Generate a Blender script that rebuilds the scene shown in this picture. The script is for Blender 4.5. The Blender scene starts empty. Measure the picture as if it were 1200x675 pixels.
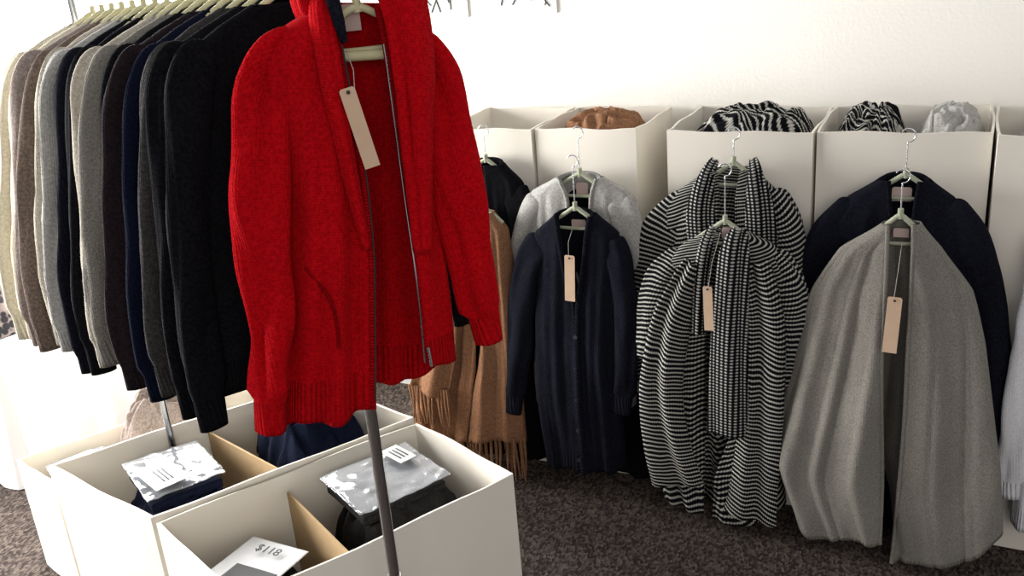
import bpy, math, random
from mathutils import Vector, Matrix, noise
random.seed(7)
SC=bpy.context.scene
COL=SC.collection
ZS=0.10
F0=0.05   # carpet surface height

# ------------------------------------------------------------------ materials
def newmat(name):
    m=bpy.data.materials.new(name); m.use_nodes=True
    nt=m.node_tree; b=nt.nodes['Principled BSDF']
    return m,nt,b
def N(nt,t,**k):
    n=nt.nodes.new(t)
    for a,v in k.items(): setattr(n,a,v)
    return n
def math_(nt,op,a=None,b=None):
    n=N(nt,'ShaderNodeMath',operation=op)
    for i,v in enumerate((a,b)):
        if v is None: continue
        if hasattr(v,'is_output'): nt.links.new(v,n.inputs[i])
        else: n.inputs[i].default_value=v
    return n.outputs[0]
def mixc(nt,fac,c1,c2):
    n=N(nt,'ShaderNodeMix',data_type='RGBA')
    if hasattr(fac,'is_output'): nt.links.new(fac,n.inputs[0])
    else: n.inputs[0].default_value=fac
    for i,c in ((6,c1),(7,c2)):
        if hasattr(c,'is_output'): nt.links.new(c,n.inputs[i])
        else: n.inputs[i].default_value=(*c,1)
    return n.outputs[2]
def ramp(nt,fac,p0,p1):
    n=N(nt,'ShaderNodeMapRange'); n.inputs[1].default_value=p0; n.inputs[2].default_value=p1
    nt.links.new(fac,n.inputs[0]); return n.outputs[0]
def bump(nt,b,h,strength,dist=0.002,prev=None):
    n=N(nt,'ShaderNodeBump'); n.inputs['Strength'].default_value=strength; n.inputs['Distance'].default_value=dist
    nt.links.new(h,n.inputs['Height'])
    if prev is not None: nt.links.new(prev,n.inputs['Normal'])
    nt.links.new(n.outputs[0],b.inputs['Normal']); return n.outputs[0]

def knit(name,c,c2=None,rib=0.0,ribp=0.007,heather=180,sheen=0.25,stripe=None,bs=0.35):
    m,nt,b=newmat(name)
    c2=c2 or tuple(x*0.72 for x in c)
    uv=N(nt,'ShaderNodeUVMap').outputs[0]
    sep=N(nt,'ShaderNodeSeparateXYZ'); nt.links.new(uv,sep.inputs[0])
    U,V=sep.outputs[0],sep.outputs[1]
    tc=N(nt,'ShaderNodeTexCoord')
    nz=N(nt,'ShaderNodeTexNoise'); nz.inputs['Scale'].default_value=heather; nz.inputs['Detail'].default_value=3
    nt.links.new(tc.outputs['Object'],nz.inputs['Vector'])
    big=N(nt,'ShaderNodeTexNoise'); big.inputs['Scale'].default_value=9; nt.links.new(tc.outputs['Object'],big.inputs['Vector'])
    f=ramp(nt,nz.outputs[0],0.36,0.64)
    col=mixc(nt,f,c,c2)
    col=mixc(nt,math_(nt,'MULTIPLY',ramp(nt,big.outputs[0],.35,.7),.25),col,c2)
    ku=math_(nt,'SINE',math_(nt,'MULTIPLY',U,2*math.pi/0.0040))
    kv=math_(nt,'SINE',math_(nt,'MULTIPLY',V,2*math.pi/0.0040))
    h=math_(nt,'ADD',math_(nt,'MULTIPLY',ku,.5),math_(nt,'ADD',math_(nt,'MULTIPLY',kv,.4),math_(nt,'MULTIPLY',nz.outputs[0],2.0)))
    if stripe:
        kind,per,white,dark=stripe
        wob=N(nt,'ShaderNodeTexNoise'); wob.inputs['Scale'].default_value=4; nt.links.new(tc.outputs['Object'],wob.inputs['Vector'])
        w=math_(nt,'ADD',math_(nt,'MULTIPLY',wob.outputs[0],0.07),math_(nt,'MULTIPLY',U,.22))
        if kind=='h':
            s=math_(nt,'SINE',math_(nt,'MULTIPLY',math_(nt,'ADD',V,w),2*math.pi/per))
            d=math_(nt,'MULTIPLY',math_(nt,'SINE',math_(nt,'MULTIPLY',U,2*math.pi/0.0055)),.35)
            f2=ramp(nt,math_(nt,'ADD',s,d),0.2,0.85)
        else:
            s=math_(nt,'SINE',math_(nt,'MULTIPLY',U,2*math.pi/per))
            d=math_(nt,'SINE',math_(nt,'MULTIPLY',V,2*math.pi/(per*.75)))
            f2=ramp(nt,math_(nt,'ADD',s,math_(nt,'MULTIPLY',d,1.0)),0.35,0.95)
        col=mixc(nt,f2,dark,white)
        h=math_(nt,'ADD',h,f2)
    nt.links.new(col,b.inputs['Base Color'])
    b.inputs['Roughness'].default_value=1.0
    b.inputs['Specular IOR Level'].default_value=0.06
    b.inputs['Sheen Weight'].default_value=sheen
    b.inputs['Sheen Roughness'].default_value=.5
    b.inputs['Sheen Tint'].default_value=(*[min(1,x*1.5+.03) for x in c],1)
    p=bump(nt,b,h,bs,0.0012)
    if rib>0:
        r=math_(nt,'SINE',math_(nt,'MULTIPLY',U,2*math.pi/ribp))
        bump(nt,b,r,rib,0.002,p)
    return m
def plain(name,c,rough=.6,metal=0,spec=.5,nscale=40,namt=.08,bs=0.1):
    m,nt,b=newmat(name)
    tc=N(nt,'ShaderNodeTexCoord'); nz=N(nt,'ShaderNodeTexNoise'); nz.inputs['Scale'].default_value=nscale
    nt.links.new(tc.outputs['Object'],nz.inputs['Vector'])
    col=mixc(nt,nz.outputs[0],c,tuple(x*(1-namt*2) for x in c))
    nt.links.new(col,b.inputs['Base Color'])
    b.inputs['Roughness'].default_value=rough; b.inputs['Metallic'].default_value=metal
    b.inputs['Specular IOR Level'].default_value=spec
    if bs: bump(nt,b,nz.outputs[0],bs,.001)
    return m

M_card=plain('white_cardboard',(.82,.77,.68),.8,spec=.2,nscale=6,namt=.04,bs=.05)
M_brown=plain('brown_cardboard',(.42,.29,.16),.9,spec=.1,nscale=60)
M_metal=plain('brushed_steel',(.50,.51,.53),.22,metal=1,bs=0)
M_chrome=plain('hook_wire',(.75,.76,.78),.25,metal=1,bs=0)
M_hang=plain('velvet_hanger',(.42,.44,.32),.7,spec=.3,bs=.1)
M_hang2=plain('yellow_hanger',(.66,.62,.38),.6,spec=.3,bs=.1)
M_tag=plain('tag_paper',(.66,.47,.33),.8,spec=.1,bs=0)
M_label=plain('label_satin',(.66,.50,.46),.6,spec=.3,bs=0)
M_paper=plain('paper',(.68,.68,.68),.6,spec=.3,bs=0)
M_ink=plain('ink',(.02,.02,.02),.7,bs=0)
M_string=plain('string',(.5,.45,.4),.9,bs=0)
M_btn=plain('button',(.03,.03,.035),.4,bs=0)
M_plastic,nt,b=newmat('clear_plastic_bag')
b.inputs['Base Color'].default_value=(.50,.52,.55,1); b.inputs['Roughness'].default_value=.12
b.inputs['Alpha'].default_value=.30; b.inputs['Specular IOR Level'].default_value=.8; b.inputs['Coat Weight'].default_value=.6; b.inputs['Coat Roughness'].default_value=.1

K={}
def kn(n,*a,**k):
    if n not in K: K[n]=knit(n,*a,**k)
    return K[n]
def pair(n,c,c2=None,**k):
    return [kn(n,c,c2,**k),kn(n+'_rib',c,c2,rib=.7,**k)]
RED=pair('red_wool',(.50,.003,.007),(.34,.001,.004),sheen=.04,bs=.5)
NAVY=pair('navy_wool',(.0045,.005,.009),(.010,.011,.017),sheen=.025)
BLACK=pair('black_wool',(.003,.003,.0045),(.007,.007,.009),sheen=.015)
LGRAY=pair('light_gray_wool',(.47,.46,.43),(.33,.32,.30))
GRAY=pair('heather_gray_wool',(.250,.233,.205),(.150,.140,.122),heather=320,sheen=.10,bs=.25)
DGRAY=pair('dark_gray_wool',(.050,.045,.044),(.026,.025,.025),sheen=.06)
CREAM=pair('cream_wool',(.76,.70,.55),(.62,.56,.43))
TAUPE=pair('taupe_wool',(.20,.15,.12),(.11,.085,.07))
OAT=pair('oat_wool',(.50,.455,.375),(.34,.31,.255))
CAMEL=pair('camel_wool',(.32,.165,.092),(.20,.10,.055),sheen=.1)
WHITE=pair('white_wool',(.78,.78,.80),(.68,.68,.70))
CHAR=pair('charcoal_wool',(.020,.018,.018),(.010,.010,.010),sheen=.06)
PLUM=pair('plum_wool',(.022,.014,.016),(.012,.009,.011),sheen=.04)
BLUE=pair('ink_blue_wool',(.005,.008,.022),(.004,.005,.012),sheen=.04)
MAUVE=pair('mauve_gray_wool',(.36,.30,.27),(.22,.18,.16))
DS=(.005,.005,.007)
STR=[kn('striped_knit',(.02,.02,.024),stripe=('h',.0125,(.46,.45,.40),DS),sheen=.05),
     kn('striped_knit_rib',(.02,.02,.024),stripe=('h',.0125,(.46,.45,.40),DS),rib=.5,sheen=.05)]
CHK=[kn('checked_collar_knit',(.02,.02,.024),stripe=('c',.0115,(.36,.35,.32),DS),sheen=.05)]*2

# ------------------------------------------------------------------ helpers
def mk_root(name,loc,rot=0):
    e=bpy.data.objects.new(name,None); e.empty_display_size=.05
    e.location=loc; e.rotation_euler=(0,0,rot); COL.objects.link(e); return e
def adopt(o,root,local=False):
    o.parent=root
    if not local: o.matrix_parent_inverse=Matrix.Translation(-Vector(root.location))
def mesh_obj(name,verts,faces,mats,smooth=True,uvs=None,midx=None):
    me=bpy.data.meshes.new(name); me.from_pydata(verts,[],faces)
    for m in mats: me.materials.append(m)
    if smooth: me.polygons.foreach_set('use_smooth',[True]*len(me.polygons))
    if midx: me.polygons.foreach_set('material_index',midx)
    if uvs:
        l=me.uv_layers.new(name='UVMap')
        for p in me.polygons:
            for li in p.loop_indices: l.data[li].uv=uvs[me.loops[li].vertex_index]
    me.update()
    o=bpy.data.objects.new(name,me); COL.objects.link(o); return o
def solid(o,t):
    m=o.modifiers.new('s','SOLIDIFY'); m.thickness=t; m.offset=0
def curve(name,pts,r,mat,bez=False,cyc=False,radii=None):
    cu=bpy.data.curves.new(name,'CURVE'); cu.dimensions='3D'; cu.bevel_depth=r; cu.bevel_resolution=3; cu.use_fill_caps=True
    cu.resolution_u=6
    s=cu.splines.new('NURBS' if bez else 'POLY'); s.points.add(len(pts)-1)
    for i,p in enumerate(pts):
        s.points[i].co=(*p,1)
        if radii: s.points[i].radius=radii[i]
    if bez: s.order_u=3; s.use_endpoint_u=True
    s.use_cyclic_u=cyc
    cu.materials.append(mat)
    o=bpy.data.objects.new(name,cu); COL.objects.link(o); return o
def spow(x,p): return math.copysign(abs(x)**p,x)
def interp(xs,ys,x):
    if x<=xs[0]: return ys[0]
    for i in range(1,len(xs)):
        if x<=xs[i]:
            t=(x-xs[i-1])/(xs[i]-xs[i-1]+1e-9); return ys[i-1]*(1-t)+ys[i]*t
    return ys[-1]
def cr(a,b,c,d,t):
    return .5*((2*b)+(-a+c)*t+(2*a-5*b+4*c-d)*t*t+(-a+3*b-3*c+d)*t**3)
def resample(rows,n):
    zs=[-(r[0]+r[1])/2 for r in rows]
    out=[]
    for i in range(n):
        z=zs[0]+(zs[-1]-zs[0])*(i/(n-1))**1.25
        k=0
        while k<len(zs)-2 and z>zs[k+1]: k+=1
        t=(z-zs[k])/(zs[k+1]-zs[k])
        A=rows[max(k-1,0)];B=rows[k];Cc=rows[k+1];D=rows[min(k+2,len(rows)-1)]
        lin=[B[j]*(1-t)+Cc[j]*t for j in range(6)]
        cub=[cr(A[j],B[j],Cc[j],D[j],t) for j in range(6)]
        out.append([lin[0],lin[1]]+[.5*lin[j]+.5*cub[j] for j in range(2,6)])
    return out
def body(name,rows,y0,mats,d=(.035,.05,.07,.07),fold=.012,nf=6,seed=0,hem=None,n=70,M=150,ribh=.05,zshift=ZS,thick=.004,sp=.8,hemback=None,sharp=0,yp=.7):
    """knitted torso: a tube hanging from the neck, split at the front between gL and gR"""
    R=[]
    for r in rows:
        r=list(r)
        if len(r)==4:
            mid=(r[2]+r[3])/2; r+=[mid,mid]
        r[0]+=zshift; r[1]+=zshift
        R.append(r)
    for i in range(1,len(R)):
        if abs(R[i][4]-(R[i][2]+R[i][3])/2)<1e-6 and R[i][4]==R[i][5]:
            g=(R[i-1][4]+R[i-1][5])/2; R[i][4]=g-.001; R[i][5]=g+.001
    S=resample(R,n)
    rnd=random.Random(seed); ph=[rnd.random()*6.28 for _ in range(6)]
    verts=[];uvs=[]
    zt=(S[0][0]+S[0][1])/2; zb=(S[-1][0]+S[-1][1])/2
    per=2.2*max((s[3]-s[2])/2 for s in S)*2
    le=[];re=[]
    for i,s in enumerate(S):
        v=i/(n-1)
        w=max((s[3]-s[2])/2,.01); cx=(s[2]+s[3])/2
        dd=interp([0,.12,.45,1],d,v)
        qR=max(-.98,min(.98,(s[5]-cx)/w)); qL=max(-.98,min(.98,(s[4]-cx)/w))
        a0=-math.acos(spow(qR,1/sp)); a1=2*math.pi-math.acos(spow(qL,1/sp))
        A=fold*min(1,max(0,(v-.06)*1.6))**.8
        for j in range(M):
            q=j/(M-1); a=a0+(a1-a0)*q
            ca,sa=math.cos(a),math.sin(a)
            x=cx+w*spow(ca,sp); y=dd*spow(sa,yp)
            xr=(x-cx)/w
            off=(2.1 if sa>0 else 0)
            f1=math.sin(nf*xr*3.1+ph[0]+1.2*math.sin(v*2+ph[4])+off)
            if sharp:
                g1=abs(math.sin(.5*(nf*xr*3.1+ph[0]+1.2*math.sin(v*2+ph[4])+off)))
                g2=abs(math.sin(.5*(nf*xr*5.3+ph[5]+1.6*math.sin(v*2.5+ph[3])+off)))
                f1=(1-sharp)*f1+sharp*(1-2*g1**.75)+.5*sharp*(1-2*g2**.8)
            fd=A*(.55*f1+.3*math.sin(nf*xr*5.7+ph[1]+v*2)+.5*math.sin(nf*1.3*xr+ph[2]+v*3))
            fd+=.006*noise.noise(Vector((x*7,(s[0])*7+seed*3.1,sa*2+seed)))+.010*min(1,v*4)*noise.noise(Vector((x*3+seed,s[0]*3.5,sa)))
            fd+=.0035*min(1,v*5)*noise.noise(Vector((x*26+seed,s[0]*9+x*8,sa*2)))
            edge=1-.4*abs(ca)**4
            y+=fd*edge
            t=(x-s[2])/(s[3]-s[2]+1e-6); z=s[0]*(1-t)+s[1]*t
            if hem:
                hz=interp([h[0] for h in hem],[h[1] for h in hem],x)
                if hemback:
                    k=min(1,max(0,.5+sa*1.5)); hb=interp([h[0] for h in hemback],[h[1] for h in hemback],x)
                    hz=hz*(1-k)+hb*k
                z=zt+(z-zt)*(1+((zt-hz)/(zt-zb)-1)*v**1.5)
            if v>.9: z+=.006*math.sin(xr*9+ph[3])*(v-.9)*10
            z=max(z,F0+.012)
            verts.append((x,y0+y,z)); uvs.append((q*per,(zt-zb)*v))
            if j==0: re.append((x,y0+y,z))
            if j==M-1: le.append((x,y0+y,z))
    faces=[];mi=[]
    for i in range(n-1):
        for j in range(M-1):
            a=i*M+j; faces.append((a,a+1,a+M+1,a+M))
            mi.append(1 if (zt-zb)*(1-(i/(n-1)))<ribh else 0)
    o=mesh_obj(name,verts,faces,mats,uvs=uvs,midx=mi); solid(o,thick)
    return o,le,re
def tube(name,path,rad,mats,flat=.6,seed=0,n=48,M=40,rib=.06,wr=.006,thick=.003):
    P=[Vector(p) for p in path]
    pts=[];rr=[]
    for i in range(n):
        t=i/(n-1)*(len(P)-1); k=min(int(t),len(P)-2); f=t-k
        A=P[max(k-1,0)];B=P[k];Cc=P[k+1];D=P[min(k+2,len(P)-1)]
        pts.append(Vector([cr(A[j],B[j],Cc[j],D[j],f) for j in range(3)]))
        rr.append(interp(list(range(len(rad))),rad,t*(len(rad)-1)/(len(P)-1)))
    L=0;Ls=[0]
    for i in range(1,n): L+=(pts[i]-pts[i-1]).length; Ls.append(L)
    verts=[];uvs=[]
    for i in range(n):
        tg=(pts[min(i+1,n-1)]-pts[max(i-1,0)]).normalized()
        ex=tg.cross(Vector((0,1,0))).normalized(); ey=ex.cross(tg).normalized()
        cuff=L-Ls[i]<rib
        for j in range(M+1):
            a=2*math.pi*j/M
            r=rr[i]*(.9 if cuff else 1)
            w=wr*noise.noise(Vector((math.cos(a)*1.5+seed,math.sin(a)*1.5,Ls[i]*9+seed*2)))*(.3 if cuff else 1.4)
            w+=wr*.7*math.sin(a*3+Ls[i]*6+seed)*(0.2 if cuff else 1)
            p=pts[i]+ex*(spow(math.cos(a),.9)*(r+w))+ey*(math.sin(a)*(r*flat+w))
            if i<4: p=pts[i]+(p-pts[i])*(.5,.72,.86,.95)[i]
            p.z=max(p.z,F0+.012)
            verts.append(tuple(p)); uvs.append((j/M*2*math.pi*r*.8,Ls[i]))
    faces=[];mi=[]
    for i in range(n-1):
        for j in range(M):
            a=i*(M+1)+j; faces.append((a,a+1,a+M+2,a+M+1)); mi.append(1 if L-Ls[i]<rib else 0)
    o=mesh_obj(name,verts,faces,mats,uvs=uvs,midx=mi); solid(o,thick); return o
def ribbon(name,pts,widths,mats,thick=.006,nrm=(0,-1,0),wave=.0,seed=0,M=14,n=40,crown=.012):
    P=[Vector(p) for p in pts]; Q=[];Wd=[]
    for i in range(n):
        t=i/(n-1)*(len(P)-1); k=min(int(t),len(P)-2); f=t-k
        A=P[max(k-1,0)];B=P[k];Cc=P[k+1];D=P[min(k+2,len(P)-1)]
        Q.append(Vector([cr(A[j],B[j],Cc[j],D[j],f) for j in range(3)])); Wd.append(interp(list(range(len(widths))),widths,t*(len(widths)-1)/(len(P)-1)))
    nv=Vector(nrm); verts=[];uvs=[];L=0
    for i in range(n):
        tg=(Q[min(i+1,n-1)]-Q[max(i-1,0)]).normalized(); sd=tg.cross(nv).normalized()
        if i: L+=(Q[i]-Q[i-1]).length
        for j in range(M):
            q=j/(M-1)-.5
            p=Q[i]+sd*(q*Wd[i])+nv*(wave*math.sin(q*9+seed+L*4)+.3*wave*math.sin(q*17+L*9)+crown*(1-4*q*q))
            p.z=max(p.z,F0+.01)
            verts.append(tuple(p)); uvs.append((q*Wd[i],L))
    faces=[(i*M+j,i*M+j+1,(i+1)*M+j+1,(i+1)*M+j) for i in range(n-1) for j in range(M-1)]
    o=mesh_obj(name,verts,faces,mats,uvs=uvs); solid(o,thick); return o
def plate(name,c,w,h,mat,rot=0,yaw=0,t=.0012,tilt=0):
    v=[];k=.12*min(w,h)
    prof=[(-w/2+k,h/2),(w/2-k,h/2),(w/2,h/2-k),(w/2,-h/2),(-w/2,-h/2),(-w/2,h/2-k)]
    for yy in(-t/2,t/2):
        for x,z in prof: v.append((x,yy,z))
    f=[(0,1,2,3,4,5),(11,10,9,8,7,6)]+[(i,i+6,(i+1)%6+6,(i+1)%6) for i in range(6)]
    o=mesh_obj(name,v,f,[mat],smooth=False)
    o.data.transform(Matrix.Translation(c)@Matrix.Rotation(yaw,4,'Z')@Matrix.Rotation(tilt,4,'X')@Matrix.Rotation(rot,4,'Y'))
    return o
def hanger_parts(c,half,top,mat,drop=.05,r=.006,hookr=.016):
    x,y,z=c
    bar=curve('hanger_bar',[(x-half,y,z-drop),(x-half*.75,y,z-drop*.66),(x-half*.3,y,z-drop*.18),(x,y,z+.010),(x+half*.3,y,z-drop*.18),(x+half*.75,y,z-drop*.66),(x+half,y,z-drop)],r,mat,bez=True)
    low=curve('hanger_crossbar',[(x-half*.97,y,z-drop),(x,y,z-drop-.006),(x+half*.97,y,z-drop)],r*.75,mat,bez=True)
    hk=[(x,y,z),(x,y,top-2*hookr-.004)]
    for i in range(13):
        a=-math.pi/2+(i/12)*math.pi*1.35
        hk.append((x+hookr*math.cos(a),y,top-hookr+hookr*math.sin(a)))
    h=curve('hanger_hook',hk,.0017,M_chrome)
    clip=curve('hanger_collar',[(x,y,z-.002),(x,y,z+.022)],r*1.1,mat)
    return [bar,low,h,clip]
def tag(c,w,h,rot=0,yaw=0,mat=None,anchor=None):
    res=[plate('price_tag' if not mat else 'neck_label',c,w,h,mat or M_tag,rot,yaw)]
    if mat is None:
        res.append(curve('tag_eyelet',[(c[0]+rot*h*.42,c[1]-.002,c[2]+h*.44),(c[0]+rot*h*.42,c[1]-.003,c[2]+h*.44)],.003,M_ink))
    if anchor: res.append(curve('tag_string',[anchor,((anchor[0]+c[0])/2+.002,c[1]-.002,(anchor[2]+c[2]+h/2)/2),(c[0],c[1],c[2]+h/2-.006)],.0006,M_string))
    return res

# ------------------------------------------------------------------ room
def slab(name,x0,x1,y0,y1,z0,z1,mat):
    v=[(x,y,z) for x in(x0,x1) for y in(y0,y1) for z in(z0,z1)]
    f=[(0,1,3,2),(4,6,7,5),(0,4,5,1),(2,3,7,6),(0,2,6,4),(1,5,7,3)]
    return mesh_obj(name,v,f,[mat],smooth=False)
M_wall,nt,b=newmat('orange_peel_wall')
tc=N(nt,'ShaderNodeTexCoord'); nz=N(nt,'ShaderNodeTexNoise'); nz.inputs['Scale'].default_value=95; nz.inputs['Detail'].default_value=3
nt.links.new(tc.outputs['Object'],nz.inputs['Vector'])
b.inputs['Base Color'].default_value=(.88,.85,.785,1); b.inputs['Roughness'].default_value=.75
bump(nt,b,ramp(nt,nz.outputs[0],.4,.62),.12,.002)
M_carpet,nt,b=newmat('loop_carpet')
tc=N(nt,'ShaderNodeTexCoord')
vo=N(nt,'ShaderNodeTexVoronoi'); vo.inputs['Scale'].default_value=165
mp=N(nt,'ShaderNodeMapping'); mp.inputs['Scale'].default_value=(1,.55,1); mp.inputs['Rotation'].default_value=(0,0,.5)
nt.links.new(tc.outputs['Object'],mp.inputs[0]); nt.links.new(mp.outputs[0],vo.inputs['Vector'])
nz=N(nt,'ShaderNodeTexNoise'); nz.inputs['Scale'].default_value=90; nz.inputs['Detail'].default_value=4; nt.links.new(mp.outputs[0],nz.inputs['Vector'])
sepc=N(nt,'ShaderNodeSeparateColor'); nt.links.new(vo.outputs['Color'],sepc.inputs[0])
c1=mixc(nt,ramp(nt,sepc.outputs[0],.2,.95),(.032,.025,.022),(.135,.108,.092))
c1=mixc(nt,math_(nt,'MULTIPLY',ramp(nt,nz.outputs[0],.4,.65),.35),c1,(.042,.033,.031))
nt.links.new(c1,b.inputs['Base Color']); b.inputs['Roughness'].default_value=1; b.inputs['Specular IOR Level'].default_value=.05
bump(nt,b,vo.outputs['Distance'],.8,.003)

WY=2.83
slab('floor',-5.2,2.6,-2.5,WY+.1,-.05,F0,M_carpet)
WX0,WX1,WZ0,WZ1=-4.6,-2.35,.75,2.45
def join(objs,name):
    bpy.ops.object.select_all(action='DESELECT')
    for o in objs: o.select_set(True)
    bpy.context.view_layer.objects.active=objs[0]; bpy.ops.object.join(); objs[0].name=name; return objs[0]
bw=[slab('w',-5.2,WX0,WY,WY+.1,0,2.7,M_wall),slab('w',WX1,2.6,WY,WY+.1,0,2.7,M_wall),slab('w',WX0,WX1,WY,WY+.1,0,WZ0,M_wall),slab('w',WX0,WX1,WY,WY+.1,WZ1,2.7,M_wall)]
join(bw,'wall_back')
lw=[slab('w',-5.2,-5.1,-2.5,-.8,0,2.7,M_wall),slab('w',-5.2,-5.1,2.4,WY,0,2.7,M_wall),slab('w',-5.2,-5.1,-.8,2.4,0,.4,M_wall),slab('w',-5.2,-5.1,-.8,2.4,2.5,2.7,M_wall)]
join(lw,'wall_left')
M_frame=plain('white_frame',(.85,.85,.85),.5,bs=0)
M_sky,nt,b=newmat('bright_daylight')
em=N(nt,'ShaderNodeEmission'); em.inputs[0].default_value=(1,1,1,1); em.inputs[1].default_value=7.0
nt.links.new(em.outputs[0],nt.nodes['Material Output'].inputs[0])
r=mk_root('window_1',((WX0+WX1)/2,WY+.05,1.6))
for p in [slab('frame',WX0,WX1,WY-.02,WY+.1,WZ0,WZ0+.05,M_frame),slab('frame',WX0,WX1,WY-.02,WY+.1,WZ1-.05,WZ1,M_frame),
          slab('frame',WX0,WX0+.05,WY-.02,WY+.1,WZ0,WZ1,M_frame),slab('frame',WX1-.05,WX1,WY-.02,WY+.1,WZ0,WZ1,M_frame),
          slab('frame',-3.5,-3.46,WY,WY+.08,WZ0,WZ1,M_frame),slab('daylight_pane',WX0,WX1,WY+.08,WY+.09,WZ0,WZ1,M_sky)]: adopt(p,r)
r=mk_root('window_2',(-5.15,.8,1.45))
for p in [slab('frame',-5.2,-5.08,-.8,2.4,.4,.45,M_frame),slab('frame',-5.2,-5.08,-.8,2.4,2.45,2.5,M_frame),slab('frame',-5.2,-5.08,.78,.83,.4,2.5,M_frame),
          slab('frame',-5.2,-5.08,-.8,-.75,.4,2.5,M_frame),slab('frame',-5.2,-5.08,2.35,2.4,.4,2.5,M_frame),slab('daylight_pane',-5.2,-5.19,-.8,2.4,.4,2.5,M_sky)]: adopt(p,r)
slab('baseboard_back',-5.1,2.6,WY-.012,WY,F0,.13,M_frame)

def wall_print(x0,x1,z0,z1,seed):
    r=mk_root('fashion_sketch_print',((x0+x1)/2,WY-.006,(z0+z1)/2))
    adopt(slab('sheet',x0,x1,WY-.006,WY+.001,z0,z1,M_paper),r)
    rnd=random.Random(seed)
    for i in range(5):
        cx=x0+(x1-x0)*rnd.uniform(.2,.8); pts=[(cx+rnd.uniform(-.04,.04),WY-.007,z0+.02+k*(z1-z0)*.17+rnd.uniform(0,.03)) for k in range(5)]
        adopt(curve('pencil_line',pts,.0016,M_ink,bez=True),r)
wall_print(-1.74,-1.51,1.44,1.78,1); wall_print(-1.46,-1.195,1.44,1.78,2); wall_print(-.73,-.48,1.462,1.8,3)

# ------------------------------------------------------------------ cartons
def carton(name,c,z1,t=.006,mat=None):
    mat=mat or M_card
    cx=sum(p[0] for p in c)/4; cy=sum(p[1] for p in c)/4
    def ins(p,k): 
        v=Vector((cx-p[0],cy-p[1])); L=v.length; return (p[0]+v.x/L*k,p[1]+v.y/L*k)
    inn=[ins(p,t*1.4) for p in c]
    sub=8; verts=[];faces=[]
    ring_o=[];ring_i=[]
    for k in range(4):
        a,bq=c[k],c[(k+1)%4]; ai,bi=inn[k],inn[(k+1)%4]
        for s in range(sub):
            q=s/sub; bow=.005*math.sin(math.pi*q)
            nx,ny=(a[0]*(1-q)+bq[0]*q,a[1]*(1-q)+bq[1]*q); v=Vector((nx-cx,ny-cy)).normalized()
            ring_o.append((nx+v.x*bow,ny+v.y*bow)); ix,iy=ai[0]*(1-q)+bi[0]*q,ai[1]*(1-q)+bi[1]*q
            ring_i.append((ix+v.x*bow,iy+v.y*bow))
    n=len(ring_o)
    def wob(i): return .0025*math.sin(i*1.3+cx*9)
    for x,y in ring_o: verts.append((x,y,F0+.001))
    for i,(x,y) in enumerate(ring_o): verts.append((x,y,z1+wob(i)))
    for i,(x,y) in enumerate(ring_i): verts.append((x,y,z1+wob(i)))
    for x,y in ring_i: verts.append((x,y,F0+.012))
    for l in range(3):
        for i in range(n):
            j=(i+1)%n; faces.append((l*n+i,l*n+j,(l+1)*n+j,(l+1)*n+i))
    faces.append(tuple(range(3*n,4*n))); faces.append(tuple(reversed(range(n))))
    return mesh_obj(name,verts,faces,[mat],smooth=False)
FY=2.443; H=1.05+ZS
def rect(x0,x1,y0,y1): return [(x0,y0),(x1,y0),(x1,y1),(x0,y1)]
carton('wardrobe_carton',rect(-1.445,-1.138,FY,2.79),H)
carton('wardrobe_carton',rect(-1.130,-.826,FY+.01,2.80),H)
carton('wardrobe_carton',rect(-.732,-.353,FY-.01,2.80),H)
carton('wardrobe_carton',rect(-.345,.052,FY,2.81),H)
carton('wardrobe_carton',rect(.062,.46,FY-.03,2.78),H)

def heap(name,cx,cy,rx,ry,z0,h,mats,seed=0,rot=0,n=56,crease=1.0):
    verts=[];uvs=[]
    for i in range(n):
        for j in range(n):
            u=i/(n-1)*2-1; v=j/(n-1)*2-1
            x=u*math.sqrt(1-v*v*.35); y=v*math.sqrt(1-u*u*.35)
            rr=min(1,max(abs(u),abs(v)))
            base=(1-rr**4.0)
            p=Vector((u*1.6+seed*3,v*1.6,seed))
            q=noise.noise(p*1.3); rid=1-abs(noise.noise(Vector((u*1.6+v*.8+seed,v*2.4-u*.6,seed*2))+Vector((q,q,0))))*2
            rid2=1-abs(noise.noise(Vector((u*3.4+seed+q*2,v*3.0,seed*2.7))))*2
            z=z0+h*(base*.6)+h*base*crease*(.35*rid+.18*rid2)
            X=x*rx+.012*noise.noise(p*2);Y=y*ry+.012*noise.noise(p*2.2+Vector((5,0,0)))
            verts.append((cx+X*math.cos(rot)-Y*math.sin(rot),cy+X*math.sin(rot)+Y*math.cos(rot),z)); uvs.append((x*rx+q*.05,y*ry*.8+q*.03+x*rx*.3))
    faces=[(i*n+j,(i+1)*n+j,(i+1)*n+j+1,i*n+j+1) for i in range(n-1) for j in range(n-1)]
    o=mesh_obj(name,verts,faces,mats,uvs=uvs); solid(o,.006)
    sm=o.modifiers.new('sub','SUBSURF'); sm.levels=1; sm.render_levels=1
    return o
heap('folded_camel_sweater',-.985,2.63,.125,.140,H-.065,.080,CAMEL,seed=2)
heap('striped_cardigan_pile',-.540,2.62,.170,.158,H-.070,.098,STR,seed=5,n=70)
heap('striped_cardigan_pile',-.235,2.64,.088,.145,H-.070,.095,STR,seed=9)
heap('gray_sweater_pile',-.042,2.63,.080,.15,H-.070,.095,LGRAY,seed=4)
heap('gray_sweater_pile',.26,2.60,.165,.15,H-.08,.085,LGRAY,seed=14)

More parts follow.
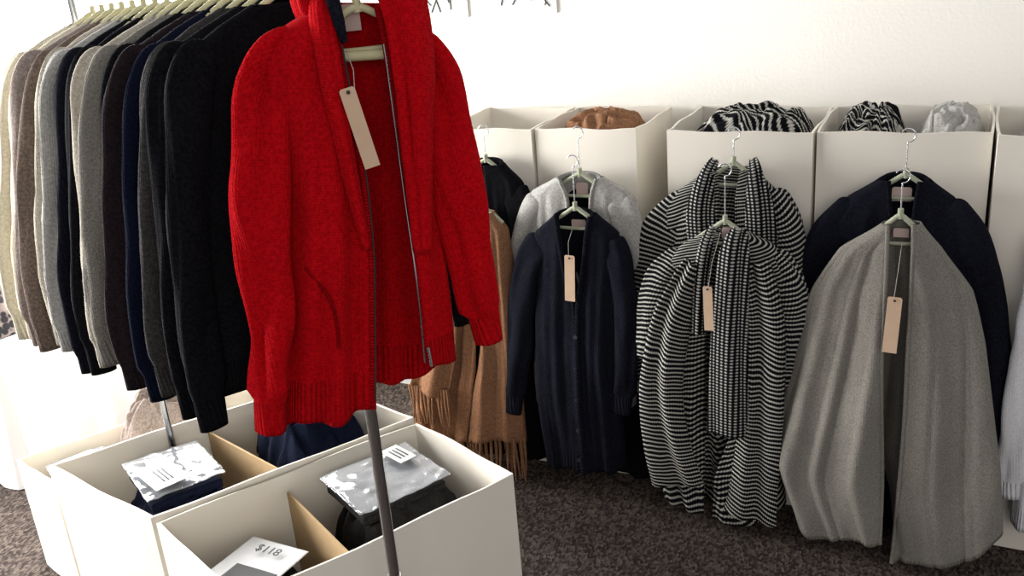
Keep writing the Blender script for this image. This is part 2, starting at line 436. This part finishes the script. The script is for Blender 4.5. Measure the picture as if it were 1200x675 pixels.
# ------------------------------------------------------------------ garments on the cartons
def mm(rows): return [[v/1000 for v in r] for r in rows]
def placket(edge,mat,r=.006,i0=0): 
    return curve('placket',edge[i0::3]+[edge[-1]],r,mat)
def wall_garment(name,parts,loc):
    r=mk_root(name,loc)
    for p in parts: adopt(p,r)
    return r
def hang(c,half,top,mat=None,**k):
    h=mk_root('clothes_hanger',c)
    for p in hanger_parts(c,half,top,mat or M_hang,**k): adopt(p,h)
def neckband(y,xl,xr,z,mat,r=.007):
    w=(xr-xl)/2; cx=(xl+xr)/2
    return curve('neck_band',[(xl,y-.012,z-.004),(cx-w*.8,y+.018,z+.004),(cx,y+.030,z+.007),(cx+w*.8,y+.018,z+.004),(xr,y-.012,z-.004)],r,mat,bez=True)

# long dark dress added as filler to darken gaps behind the light gray cardigan
y=2.412
bo,le,re=body('torso',[(.99,.99,-1.02,-.91),(.93,.93,-1.09,-.84),(.6,.6,-1.10,-.83),(.085,.085,-1.16,-.76)],y,BLACK,d=(.014,.018,.02,.02),seed=77,zshift=0,fold=.005,ribh=0)
wall_garment('black_filler_dress',[bo],(-.97,y,.6))
y=2.372
bo,le,re=body('torso',mm([(930,932,-1033,-897,-1020,-910),(884,891,-1116,-825,-1000,-925),(690,706,-1128,-826,-975,-945),(330,350,-1150,-826),(210,240,-1150,-830)]),y,LGRAY,d=(.025,.028,.03,.03),seed=3)
P=[bo,placket(le,LGRAY[1]),placket(re,LGRAY[1]),neckband(y,-1.03,-.90,1.03,LGRAY[1]),
   tube('sleeve_left',[(-1.080,y,.965),(-1.128,y-.01,.89),(-1.165,y-.02,.74),(-1.195,y-.02,.56),(-1.225,y-.02,.36)],[.045,.043,.040,.034,.028],LGRAY,seed=1,flat=.5),
   tube('sleeve_right',[(-.855,y,.975),(-.828,y-.01,.91),(-.808,y-.01,.78),(-.808,y-.01,.6),(-.82,y-.01,.40)],[.042,.04,.035,.032,.028],LGRAY,seed=2,flat=.5)]
P+=tag((-.965,y+.012,.995),.035,.035,mat=M_label)
wall_garment('light_gray_cardigan',P,(-.97,y,.7))
hang((-.965,y,1.035),.10,H+.022,drop=.055)
y=2.30
bo,le,re=body('torso',mm([(844,847,-1014,-894,-1005,-903),(785,797,-1080,-833,-995,-914),(690,703,-1088,-838,-985,-929),(585,602,-1092,-845,-962,-947),(445,471,-1100,-850),(250,283,-1104,-848),(45,70,-1090,-838)]),y,NAVY,d=(.028,.032,.036,.038),seed=8,fold=.011,nf=4,sharp=.5)
P=[bo,placket(le,NAVY[1],.008),placket(re,NAVY[1],.008),neckband(y,-1.01,-.90,.945,NAVY[1]),
   tube('sleeve_left',[(-1.052,y,.868),(-1.096,y-.01,.80),(-1.128,y-.02,.69),(-1.155,y-.02,.52),(-1.190,y-.02,.31)],[.042,.041,.040,.034,.029],NAVY,seed=4,flat=.5),
   tube('sleeve_right',[(-.860,y,.878),(-.834,y-.01,.82),(-.820,y-.015,.70),(-.822,y-.02,.52),(-.838,y-.02,.36)],[.040,.040,.036,.032,.027],NAVY,seed=5,flat=.5)]
for i in range(5): 
    P.append(curve('button',[(-.955-.003*i,y-.048,.60-.1*i),(-.955-.003*i,y-.054,.60-.1*i)],.006,M_btn))
P+=tag((-.962,y-.050,.775),.030,.135,rot=.05,anchor=(-.96,y+.0,.92))
P+=tag((-.955,y+.02,.912),.042,.024,mat=M_label)
wall_garment('navy_cardigan',P,(-.96,y,.6))
hang((-.955,y,.958),.085,1.11)

y=2.385
bo,le,re=body('torso',mm([(960,960,-1310,-1205),(910,905,-1390,-1150),(700,705,-1430,-1140),(350,355,-1470,-1150),(0,0,-1500,-1130)]),y,BLACK,d=(.025,.03,.03,.03),seed=13)
wall_garment('black_sweater',[bo,neckband(y,-1.31,-1.205,1.06,BLACK[1]),tube('sleeve_right',[(-1.18,y,.99),(-1.15,y-.01,.90),(-1.145,y-.015,.7),(-1.16,y-.01,.45)],[.04,.04,.034,.03],BLACK,seed=3),
   tube('sleeve_left',[(-1.37,y,.98),(-1.42,y-.01,.90),(-1.47,y-.015,.7),(-1.50,y-.01,.45)],[.04,.04,.034,.03],BLACK,seed=6)],(-1.27,y,.6))
hang((-1.262,y,1.065),.08,H+.022)
y=2.31
hem=[(-1.60,.20),(-1.45,.20),(-1.40,.17),(-1.30,.21),(-1.18,.20)]
bo,le,re=body('torso',mm([(836,836,-1305,-1215,-1285,-1240),(780,786,-1350,-1175,-1280,-1237),(550,559,-1430,-1165,-1278,-1250),(330,340,-1500,-1165,-1300,-1290),(240,250,-1540,-1170,-1320,-1315),(90,90,-1560,-1170,-1350,-1345)]),y,CAMEL,d=(.028,.032,.042,.045),seed=17,fold=.020,nf=5,hem=hem,ribh=0,sharp=1)
P=[bo]
rnd=random.Random(3)
for k in range(46):
    q=k/45; x=-1.56+q*.39; z0=interp([h_[0] for h_ in hem],[h_[1] for h_ in hem],x)
    yy=y-.04*math.sqrt(max(0,1-((x+1.365)/.2)**2))+rnd.uniform(-.01,.02)
    L=.13+rnd.uniform(-.01,.015)
    P.append(curve('fringe',[(x,yy,z0+.02),(x+rnd.uniform(-.008,.008),yy,z0-L*.5),(x+rnd.uniform(-.014,.014),yy+rnd.uniform(-.01,.01),max(F0+.012,z0-L))],.0045,CAMEL[0],bez=True,radii=[1.2,.9,.5]))
P.append(ribbon('shawl_panel',[(-1.32,y-.05,.90),(-1.36,y-.065,.70),(-1.41,y-.07,.50),(-1.46,y-.07,.36)],[.06,.09,.12,.13],CAMEL,wave=.012))
for k in range(14):
    x=-1.525+k*.0105
    P.append(curve('fringe',[(x,y-.075,.38),(x+rnd.uniform(-.01,.01),y-.078,.31),(x+rnd.uniform(-.015,.015),y-.075,.25)],.0045,CAMEL[0],bez=True,radii=[1.2,.9,.5]))
wall_garment('fringed_camel_shawl',P,(-1.3,y,.6))
hang((-1.26,y,.955),.075,1.10)

y=2.378
bo,le,re=body('torso',mm([(960,968,-610,-490,-575,-518),(886,898,-705,-420,-570,-530),(770,786,-765,-392,-570,-530),(590,620,-785,-385,-570,-540),(400,450,-800,-390),(100,130,-780,-380)]),y,STR,d=(.028,.030,.035,.035),seed=23,nf=5,sharp=.5)
P=[bo,tube('sleeve_left',[(-.645,y,.985),(-.725,y-.01,.90),(-.775,y-.015,.78),(-.81,y-.02,.60),(-.82,y-.02,.44)],[.045,.052,.050,.045,.038],STR,seed=3,rib=.03,flat=.45),
   tube('sleeve_right',[(-.455,y,1.005),(-.41,y-.01,.92),(-.388,y-.015,.8),(-.375,y-.02,.63),(-.38,y-.02,.46)],[.045,.052,.045,.04,.035],STR,seed=5,rib=.03,flat=.45),
   ribbon('shawl_collar_left',[(-.590,y+.015,1.085),(-.602,y-.025,1.050),(-.615,y-.045,.96),(-.605,y-.05,.83)],[.018,.040,.075,.09],CHK,wave=.004,crown=.006),
   ribbon('shawl_collar_right',[(-.492,y+.015,1.09),(-.478,y-.025,1.055),(-.462,y-.045,.96),(-.455,y-.05,.83)],[.018,.040,.075,.09],CHK,wave=.004,crown=.006)]
wall_garment('striped_shawl_cardigan',P,(-.56,y,.7))
hang((-.54,y,1.075),.075,H+.022)
y=2.285
hem=[(-.80,.25),(-.77,.20),(-.72,.14),(-.664,.115),(-.59,.11),(-.575,.085),(-.53,.075),(-.45,.08),(-.38,.13),(-.35,.16)]
bo,le,re=body('torso',mm([(825,825,-580,-490,-550,-505),(785,797,-650,-420,-560,-500),(680,704,-722,-372,-575,-495),(500,538,-750,-380,-585,-500),(290,336,-758,-400,-590,-505),(118,183,-745,-392,-592,-560),(0,46,-712,-374,-592,-570)]),y,STR,d=(.024,.030,.034,.036),seed=29,fold=.016,nf=4,hem=hem,ribh=.07,sharp=.8)
P=[bo,tube('armhole_sleeve_left',[(-.650,y,.855),(-.705,y-.012,.79),(-.728,y-.015,.70),(-.745,y-.015,.55)],[.032,.042,.045,.04],STR,seed=11,rib=.03,flat=.38),
   tube('armhole_sleeve_right',[(-.425,y,.872),(-.382,y-.012,.80),(-.372,y-.015,.70),(-.392,y-.015,.52)],[.032,.042,.045,.036],STR,seed=12,rib=.03,flat=.38),
   ribbon('long_shawl_collar',[(-.500,y-.005,.935),(-.503,y-.050,.88),(-.510,y-.072,.70),(-.513,y-.078,.55),(-.514,y-.078,.385)],[.03,.075,.092,.102,.115],CHK,thick=.012,wave=.005,crown=.008),
   ribbon('collar_fold_left',[(-.570,y-.0,.935),(-.580,y-.035,.89),(-.590,y-.05,.80),(-.595,y-.06,.66)],[.016,.032,.04,.035],CHK,thick=.008,wave=.004,crown=.006),
   ribbon('waterfall_left',[(-.61,y-.042,.85),(-.665,y-.058,.70),(-.70,y-.062,.50),(-.69,y-.06,.33),(-.66,y-.055,.19)],[.05,.10,.115,.13,.15],STR,thick=.005,wave=.011,seed=2),
   ribbon('waterfall_right',[(-.450,y-.040,.86),(-.425,y-.055,.70),(-.43,y-.060,.45),(-.45,y-.06,.2),(-.46,y-.055,.12)],[.05,.09,.11,.13,.15],STR,thick=.005,wave=.011,seed=3)]
P+=tag((-.562,y-.090,.745),.024,.12,rot=-.03,anchor=(-.545,y-.03,.93))
P+=tag((-.535,y+.015,.915),.034,.03,mat=M_label)
wall_garment('striped_shawl_cardigan',P,(-.55,y,.5))
hang((-.54,y,.945),.08,1.10)

y=2.378
bo,le,re=body('torso',mm([(950,950,-186,-74,-165,-95),(900,907,-258,-18,-160,-100),(812,832,-315,40,-150,-105),(510,552,-315,85),(245,323,-310,120),(-10,-10,-310,150)]),y,NAVY,d=(.026,.03,.03,.03),seed=31,fold=.008)
P=[bo,tube('sleeve_left',[(-.235,y,.985),(-.300,y-.01,.90),(-.328,y-.01,.75),(-.335,y-.01,.55)],[.038,.042,.04,.034],NAVY,seed=21,flat=.5),
   tube('sleeve_right',[(-.035,y,.992),(.030,y-.01,.91),(.075,y-.01,.75),(.110,y-.02,.50),(.138,y-.02,.27)],[.038,.042,.042,.038,.03],NAVY,seed=22,flat=.5),
   placket(le,NAVY[1]),placket(re,NAVY[1]),neckband(y,-.185,-.075,1.05,NAVY[1])]
P+=tag((-.135,y+.01,1.01),.045,.035,mat=M_label)
wall_garment('black_navy_cardigan',P,(-.12,y,.6))
hang((-.128,y,1.055),.085,H+.022)
y=2.270
hem=[(-.425,.27),(-.395,.215),(-.328,.155),(-.238,.14),(-.118,.15),(-.095,.075),(-.04,.066),(.038,.075),(.10,.10),(.16,.17)]
bo,le,re=body('torso',mm([(870,875,-166,-84,-153,-98),(802,818,-258,-38,-150,-94),(690,719,-320,36,-148,-92),(550,594,-348,72,-146,-90),(350,420,-385,104,-138,-86),(140,236,-415,134,-128,-88),(-40,42,-345,152,-122,-92)]),y,GRAY,d=(.022,.032,.05,.06),seed=37,fold=.032,nf=3.4,hem=hem,ribh=.012,sp=.9,sharp=1.0,M=220,n=90,yp=.6)
P=[bo,placket(le,GRAY[0],.005),placket(re,GRAY[0],.005),neckband(y,-.155,-.095,.968,GRAY[1],.006)]
P+=tag((-.125,y-.10,.755),.032,.14,rot=.04,anchor=(-.12,y-.01,.93))
P+=tag((-.125,y+.012,.945),.034,.022,mat=M_label)
wall_garment('gray_poncho_cardigan',P,(-.12,y,.5))
hang((-.128,y,.985),.07,1.10,drop=.06)

y=2.36
bo,le,re=body('torso',[(.98,.98,.23,.34),(.90,.90,.18,.42),(.6,.6,.175,.43),(.17,.17,.175,.44)],y,WHITE,d=(.03,.035,.04,.05),seed=41,zshift=0)
wall_garment('white_sweater',[bo,tube('sleeve_left',[(.205,y,.94),(.185,y-.01,.85),(.17,y-.02,.6),(.165,y-.02,.25)],[.04,.042,.036,.03],WHITE,seed=1),
   tube('sleeve_right',[(.395,y,.94),(.43,y-.01,.85),(.45,y-.02,.6),(.455,y-.02,.3)],[.04,.042,.036,.03],WHITE,seed=2)],(.29,y,.6))
hang((.285,y,.985),.08,H+.022)

# ------------------------------------------------------------------ rack
P1=Vector((-.956,1.264)); P2=Vector((-1.926,1.635)); D=(P2-P1).normalized()
PER=Vector((.357,.934)); RZ=1.70
rk=mk_root('garment_rack',(P1.x,P1.y,0))
fr=P1-D*.115; bk=P2+D*.05
parts=[curve('front_pole',[(P1.x,P1.y,F0+.03),(P1.x,P1.y,RZ)],.0110,M_metal),
 curve('rear_pole',[(P2.x,P2.y,F0+.03),(P2.x,P2.y,RZ)],.0095,M_metal),
 curve('pole_sleeve',[(P1.x,P1.y,F0+.03),(P1.x,P1.y,.5)],.0140,M_metal),
 curve('hanging_rail',[(fr.x,fr.y,RZ),(bk.x,bk.y,RZ)],.0125,M_metal),
 curve('front_foot',[(P1.x-PER.x*.25,P1.y-PER.y*.25,F0+.015),(P1.x+PER.x*.25,P1.y+PER.y*.25,F0+.015)],.014,M_metal),
 curve('rear_foot',[(P2.x-.11,P2.y-.19,F0+.015),(P2.x+.11,P2.y+.19,F0+.015)],.011,M_metal)]
for p in parts: adopt(p,rk)
ang=math.atan2(PER.y,PER.x)
def rack_garment(name,pos,mats,L=.70,half=.185,seed=0,thin=.018,NZ=1.58,rs=0,out=0):
    r=mk_root(name,(pos.x,pos.y,NZ),ang)
    rnd=random.Random(seed); j=rnd.uniform(-.012,.012)
    rows=[(0,0,-.062,.062),(-.022,-.022,-.115,.115),(-.06,-.06,-half,half),(-.2,-.2,-half-.01-out*.3,half+.005),(-.45,-.45,-half-.04-out*.7,half+.03+rs),(-L+.05,-L+.05,-half-.055-out,half+.045+rs)]
    o,le,re=body('torso',rows,0,mats,d=(.012,thin,thin,thin),seed=seed,fold=.009,zshift=NZ,n=40,M=80,nf=4)
    o.data.transform(Matrix.Translation((0,0,-NZ)))
    ps=[o]
    for sgn in(-1,1):
        e=rs if sgn>0 else out
        s=tube('sleeve_left' if sgn<0 else 'sleeve_right',[(sgn*(half-.040),0,2-.052),(sgn*(half+.002+e*.1),0,2-.12),(sgn*(half+.036+j+e*.4),-.003,2-.30),(sgn*(half+.062+j+e*.85),-.004,2-.50),(sgn*(half+.066+j+e),-.004,2-L)],[.032,.038,.036,.031,.026],mats,flat=.5,seed=seed+sgn,n=30,M=22,wr=.005)
        s.data.transform(Matrix.Translation((0,0,-2))); ps.append(s)
    nb=curve('neck_band',[(-.06,-.008,-.004),(-.045,.012,.004),(0,.016,.006),(.045,.012,.004),(.06,-.008,-.004)],.005,mats[1],bez=True); ps.append(nb)
    hp=hanger_parts((0,-.006,2+.016),.10,2+RZ-NZ+.015,M_hang2,drop=.048,r=.0055)
    for c in hp: c.data.transform(Matrix.Translation((0,0,-2)))
    for o in ps: adopt(o,r,True)
    hr=mk_root('clothes_hanger',(pos.x,pos.y,NZ),ang)
    for c in hp: adopt(c,hr,True)
seq=[('black_cardigan',BLACK,.67),('black_cardigan',BLACK,.66),('charcoal_sweater',DGRAY,.63),('ink_blue_sweater',BLUE,.655),('plum_sweater',PLUM,.64),('black_sweater',BLACK,.66),
     ('gray_sweater',GRAY,.62),('oat_sweater',OAT,.64),('black_sweater',BLACK,.67),('navy_sweater',NAVY,.68),('light_gray_sweater',LGRAY,.64),('oat_sweater',OAT,.64),('taupe_sweater',TAUPE,.66),('mauve_gray_sweater',MAUVE,.66),('cream_sweater',CREAM,.66),('cream_sweater',CREAM,.67)]
for i,(nm,mt,L) in enumerate(seq):
    k=.075+i*.0565
    rack_garment(nm,P1+D*k,mt,L,half=.185+.008*math.sin(i*2.1),seed=50+i,NZ=1.592-.034*i/15,rs=.05 if i==0 else 0,out=.015+.040*i/15)

# ------------------------------------------------------------------ red cardigan on the rail end
ra=math.radians(41.38)
RL=Vector((-.861,1.234,0))
rr_=mk_root('red_hooded_cardigan',RL,ra)
rows=[(1.490,1.478,-.044,.078,-.032,.036),(1.456,1.440,-.108,.108,-.030,.040),(1.418,1.395,-.142,.128,-.028,.042),(1.36,1.335,-.143,.122,-.025,.043),(1.251,1.215,-.140,.104,-.020,.045),(1.114,1.071,-.155,.098,-.025,.046),(.971,.930,-.185,.100,-.040,.046),(.832,.80,-.210,.098,-.056,.044)]
hemf=[(-.24,.910),(-.131,.915),(-.062,.925),(-.045,.930),(.040,.992),(.10,1.005)]
hemb=[(-.24,.925),(-.05,.935),(.03,.945),(.07,.965),(.10,1.0)]
o,le,re=body('torso',rows,0,RED,d=(.035,.042,.045,.045),seed=61,fold=.018,nf=3.2,hem=hemf,hemback=hemb,ribh=.065,thick=.006,n=90,sharp=.5)
RP=[o,placket(le,RED[1],.006),placket(re,RED[1],.006),
 tube('sleeve_left',[(-.090,0,1.555),(-.148,-.005,1.475),(-.176,-.025,1.34),(-.188,-.038,1.19),(-.206,-.042,1.05),(-.226,-.038,.925)],[.026,.038,.039,.036,.031,.027],RED,flat=.65,seed=71,rib=.07,wr=.010),
 tube('sleeve_right',[(.075,0,1.535),(.114,-.005,1.455),(.130,-.02,1.36),(.142,-.03,1.22),(.152,-.032,1.10),(.160,-.032,1.010)],[.024,.036,.036,.034,.030,.026],RED,flat=.65,seed=72,rib=.06,wr=.009),
 ribbon('hood_edge_left',[(-.040,.0,1.610),(-.048,-.040,1.57),(-.048,-.056,1.48),(-.042,-.058,1.36),(-.032,-.056,1.22)],[.02,.032,.030,.020,.010],RED,thick=.008,wave=.003),
 ribbon('hood_edge_right',[(.046,.0,1.640),(.072,-.040,1.585),(.074,-.062,1.49),(.066,-.064,1.38),(.056,-.058,1.20)],[.04,.068,.060,.044,.020],RED,thick=.014,wave=.006,seed=2),
 tube('hood_back',[(-.058,-.01,1.565),(-.050,.03,1.61),(.012,.05,1.63),(.076,.03,1.62),(.092,-.01,1.57)],[.018,.03,.036,.036,.02],RED,flat=1.0,seed=5,rib=0),
 ribbon('dark_lining_edge',[(-.034,-.02,1.64),(-.030,-.045,1.60),(-.026,-.056,1.565),(-.022,-.056,1.535)],[.014,.018,.014,.005],NAVY,thick=.005,crown=.004),
 curve('zipper_left',[(p[0]+.004,p[1]-.006,p[2]) for p in le[12::3]],.0013,M_ink),
 curve('zipper_right',[(p[0]-.004,p[1]-.006,p[2]) for p in re[12::3]],.0015,M_metal),
 curve('zip_pull',[(.048,-.054,1.03),(.050,-.056,.995)],.0028,M_metal),
 curve('pocket_edge',[(-.130,-.052,1.20),(-.105,-.062,1.165),(-.092,-.064,1.11),(-.098,-.062,1.06)],.003,RED[1],bez=True),
 ]
RP+=tag((-.018,-.072,1.410),.024,.125,rot=-.19,anchor=(-.018,-.03,1.52))
RP+=tag((-.002,.02,1.565),.034,.04,mat=M_label)
for p in RP: adopt(p,rr_,True)
h=mk_root('clothes_hanger',RL,ra)
for p in hanger_parts((.01,0,1.575),.11,RZ+.014,M_hang2,r=.006,drop=.055): adopt(p,h,True)
adopt(curve('trouser_bar',[(-.05,-.012,1.512),(.07,-.012,1.507)],.008,M_hang2),h,True)

# ------------------------------------------------------------------ floor boxes
RIM=.46
A=[(-.921,1.736),(-1.285,1.895),(-1.625,1.285),(-1.241,1.136)]
B=[(-1.300,1.905),(-1.72,2.0),(-2.10,1.385),(-1.643,1.287)]
Cb=[(-1.775,2.04),(-2.03,2.08),(-2.345,1.455),(-2.140,1.405)]
carton('open_box',A,RIM,t=.007); carton('open_box',B,RIM+.01,t=.007); carton('open_box',Cb,.40,t=.007)
def bil(Q,s,t):
    a=Vector(Q[0]).lerp(Vector(Q[3]),s); b_=Vector(Q[1]).lerp(Vector(Q[2]),s); return a.lerp(b_,t)
def divider(Q,s0,t0,s1,t1,z0,z1):
    a=bil(Q,s0,t0); b_=bil(Q,s1,t1); n=(b_-a).normalized(); m=Vector((-n.y,n.x))*.003
    v=[]
    for z in(z0,z1):
        for p in (a-m,b_-m,b_+m,a+m): v.append((p.x,p.y,z))
    return mesh_obj('cardboard_divider',v,[(3,2,1,0),(4,5,6,7),(0,1,5,4),(1,2,6,5),(2,3,7,6),(3,0,4,7)],[M_brown],smooth=False)
divider(A,.62,.05,.56,.95,F0+.015,.42)
divider(B,.50,.05,.45,.95,F0+.015,.43)
rA=math.atan2(-.6,-.325)
c=bil(A,.28,.5); heap('charcoal_sweater_pile',c.x,c.y,.165,.155,.25,.17,CHAR,seed=21,rot=rA)
c=bil(A,.80,.5); heap('black_sweater_pile',c.x,c.y,.10,.15,.24,.10,BLACK,seed=23,rot=rA)
c=bil(B,.22,.5); heap('navy_sweater_pile',c.x,c.y,.135,.18,.34,.20,BLUE,seed=25,rot=rA)
c=bil(B,.74,.5); heap('navy_sweater_pile',c.x,c.y,.13,.165,.28,.12,BLUE,seed=27,rot=rA)
c=bil(Cb,.45,.55); heap('mauve_sweater_pile',c.x,c.y,.17,.080,.33,.18,MAUVE,seed=31,rot=rA)
def sheet(name,cx,cy,w,h,z,mat,rot,tilt=(0,0),amp=.012,seed=0,n=34,th=.0008,fine=.3):
    v=[]
    for i in range(n):
        for j in range(n):
            x=(i/(n-1)-.5)*w; y=(j/(n-1)-.5)*h
            zz=z+x*tilt[0]+y*tilt[1]+amp*noise.noise(Vector((x*6+seed,y*6,seed)))+amp*fine*abs(noise.noise(Vector((x*22+y*9+seed,y*30,seed))))
            v.append((cx+x*math.cos(rot)-y*math.sin(rot),cy+x*math.sin(rot)+y*math.cos(rot),zz))
    f=[(i*n+j,(i+1)*n+j,(i+1)*n+j+1,i*n+j+1) for i in range(n-1) for j in range(n-1)]
    o=mesh_obj(name,v,f,[mat]); solid(o,th); return o
def bagged(c,z,w,h,rot,seed,knitmat,lab=(.02,-.03,.10,.06)):
    """folded knit inside a clear bag, with a printed card slipped on top"""
    r=mk_root('bagged_sweater',(c.x,c.y,z))
    adopt(sheet('folded_sweater',c.x,c.y,w*.9,h*.9,z-.024,knitmat[0],rot,amp=.008,seed=seed,th=.022,fine=.3),r)
    adopt(sheet('plastic_bag',c.x,c.y,w,h,z+.006,M_plastic,rot,amp=.010,seed=seed,fine=.8),r)
    ox=lab[0]*math.cos(rot)-lab[1]*math.sin(rot); oy=lab[0]*math.sin(rot)+lab[1]*math.cos(rot)
    adopt(sheet('paper_insert',c.x+ox,c.y+oy,lab[2],lab[3],z+.022,M_paper,rot+.12,amp=.003,seed=seed+1,fine=0),r)
    for k in range(3):
        q=(k-1)*.011
        adopt(sheet('printed_line',c.x+ox+q*math.cos(rot+.12),c.y+oy+q*math.sin(rot+.12),.003,lab[3]*.6,z+.0245,M_ink,rot+.12,amp=.003,seed=seed+1,n=6,fine=0),r)
c=bil(A,.30,.58); bagged(c,.440,.25,.22,rA,3,CHAR,lab=(-.07,-.05,.05,.09))
c=bil(B,.72,.58); bagged(c,.430,.20,.24,rA,13,BLUE,lab=(.035,.04,.09,.13))
c=bil(Cb,.84,.5); bagged(c,.365,.16,.14,rA,23,LGRAY,lab=(0,0,.09,.07))
c=bil(A,.82,.52)
r=mk_root('printed_package',(c.x,c.y,.38))
rp=rA+.45
adopt(sheet('package_sleeve',c.x,c.y,.17,.17,.380,M_paper,rp,amp=.003,seed=6,fine=0),r)
adopt(sheet('dark_knit_window',c.x+.05*math.cos(rp)-.02*math.sin(rp),c.y+.05*math.sin(rp)+.02*math.cos(rp),.07,.12,.385,M_ink,rp,amp=.003,seed=6,fine=0),r)
tx=bpy.data.curves.new('price_text','FONT'); tx.body='$118'; tx.size=.034; tx.extrude=.0005; tx.align_x='CENTER'; tx.align_y='CENTER'; tx.materials.append(M_ink)
to=bpy.data.objects.new('price_text',tx); COL.objects.link(to); to.location=(c.x-.045*math.cos(rp),c.y-.045*math.sin(rp),.388); to.rotation_euler=(0,0,rp-math.pi/2+math.pi); adopt(to,r)

# ------------------------------------------------------------------ white-clothed low table at left
M_cloth=plain('white_tablecloth',(.90,.90,.92),.9,spec=.1,nscale=20,namt=.01,bs=.05)
def tablecloth(x0,x1,y0,y1,zt):
    n=160; rows=24; per=[]
    W_,D_=x1-x0,y1-y0; L=2*(W_+D_)
    for i in range(n):
        s=i/n*L
        if s<W_: p=(x0+s,y0,0,-1)
        elif s<W_+D_: p=(x1,y0+s-W_,1,0)
        elif s<2*W_+D_: p=(x1-(s-W_-D_),y1,0,1)
        else: p=(x0,y1-(s-2*W_-D_),-1,0)
        per.append(p)
    v=[]
    for r_ in range(rows):
        q=r_/(rows-1)
        for i,(x,y,nx,ny) in enumerate(per):
            a=.018*q*math.sin(i*.9+math.sin(i*.3)*2)+.02*q
            v.append((x+nx*a,y+ny*a,zt-q*(zt-F0-.005)))
    f=[(r_*n+i,r_*n+(i+1)%n,(r_+1)*n+(i+1)%n,(r_+1)*n+i) for r_ in range(rows-1) for i in range(n)]
    f.append(tuple(reversed(range(n))))
    return mesh_obj('tablecloth',v,f,[M_cloth],smooth=False)
r=mk_root('draped_table',(-3.4,2.2,.25)); adopt(tablecloth(-4.5,-2.78,1.75,2.75,.5),r)
M_leo,nt,b=newmat('spotted_fabric')
tc=N(nt,'ShaderNodeTexCoord'); vo=N(nt,'ShaderNodeTexVoronoi'); vo.inputs['Scale'].default_value=38; nt.links.new(tc.outputs['Object'],vo.inputs['Vector'])
nt.links.new(mixc(nt,ramp(nt,vo.outputs['Distance'],.45,.6),(.012,.010,.012),(.20,.16,.14)),b.inputs['Base Color']); b.inputs['Roughness'].default_value=.9
heap('folded_spotted_scarf',-3.12,2.00,.14,.13,.50,.30,[M_leo],seed=44,crease=.4)

# ------------------------------------------------------------------ light
def area(name,loc,rot,sx,sy,pw,col=(1,1,1)):
    l=bpy.data.lights.new(name,'AREA'); l.shape='RECTANGLE'; l.size=sx; l.size_y=sy; l.energy=pw; l.color=col
    o=bpy.data.objects.new(name,l); o.location=loc; o.rotation_euler=rot; COL.objects.link(o); return o
area('window_light_left',(-5.0,.8,1.5),(0,-math.pi/2,0),2.1,3.1,440,(1,.99,.97))
area('window_light_back',(-3.45,WY-.05,1.6),(-math.pi/2,0,0),2.1,1.6,200,(1,1,1))
area('front_fill_light',(1.6,-2.0,2.3),(math.radians(60),0,math.radians(30)),2.5,1.5,36,(1,.94,.86))  # weak fill added from the unseen camera side, not a fixture of the room
w=bpy.data.worlds.new('world'); SC.world=w; w.use_nodes=True
w.node_tree.nodes['Background'].inputs[0].default_value=(.97,.97,1,1); w.node_tree.nodes['Background'].inputs[1].default_value=.54

# ------------------------------------------------------------------ camera
th=math.radians(20); rl=math.radians(4.8); yw=math.radians(26.93)
Rv=Vector((math.cos(yw),math.sin(yw),0)); Fh=Vector((-math.sin(yw),math.cos(yw),0)); Z=Vector((0,0,1))
Fw=Fh*math.cos(th)-Z*math.sin(th); Dn=-(Fh*math.sin(th)+Z*math.cos(th))
Xc=Rv*math.cos(rl)+Dn*math.sin(rl); Yc=Rv*math.sin(rl)-Dn*math.cos(rl); Zc=-Fw
cam=bpy.data.cameras.new('camera'); cam.sensor_width=36; cam.lens=1100/1200*36; cam.clip_start=.02
co=bpy.data.objects.new('camera',cam); COL.objects.link(co)
co.matrix_world=Matrix(((Xc.x,Yc.x,Zc.x,0),(Xc.y,Yc.y,Zc.y,0),(Xc.z,Yc.z,Zc.z,1.65),(0,0,0,1)))
SC.camera=co
SC.view_settings.view_transform='Standard'
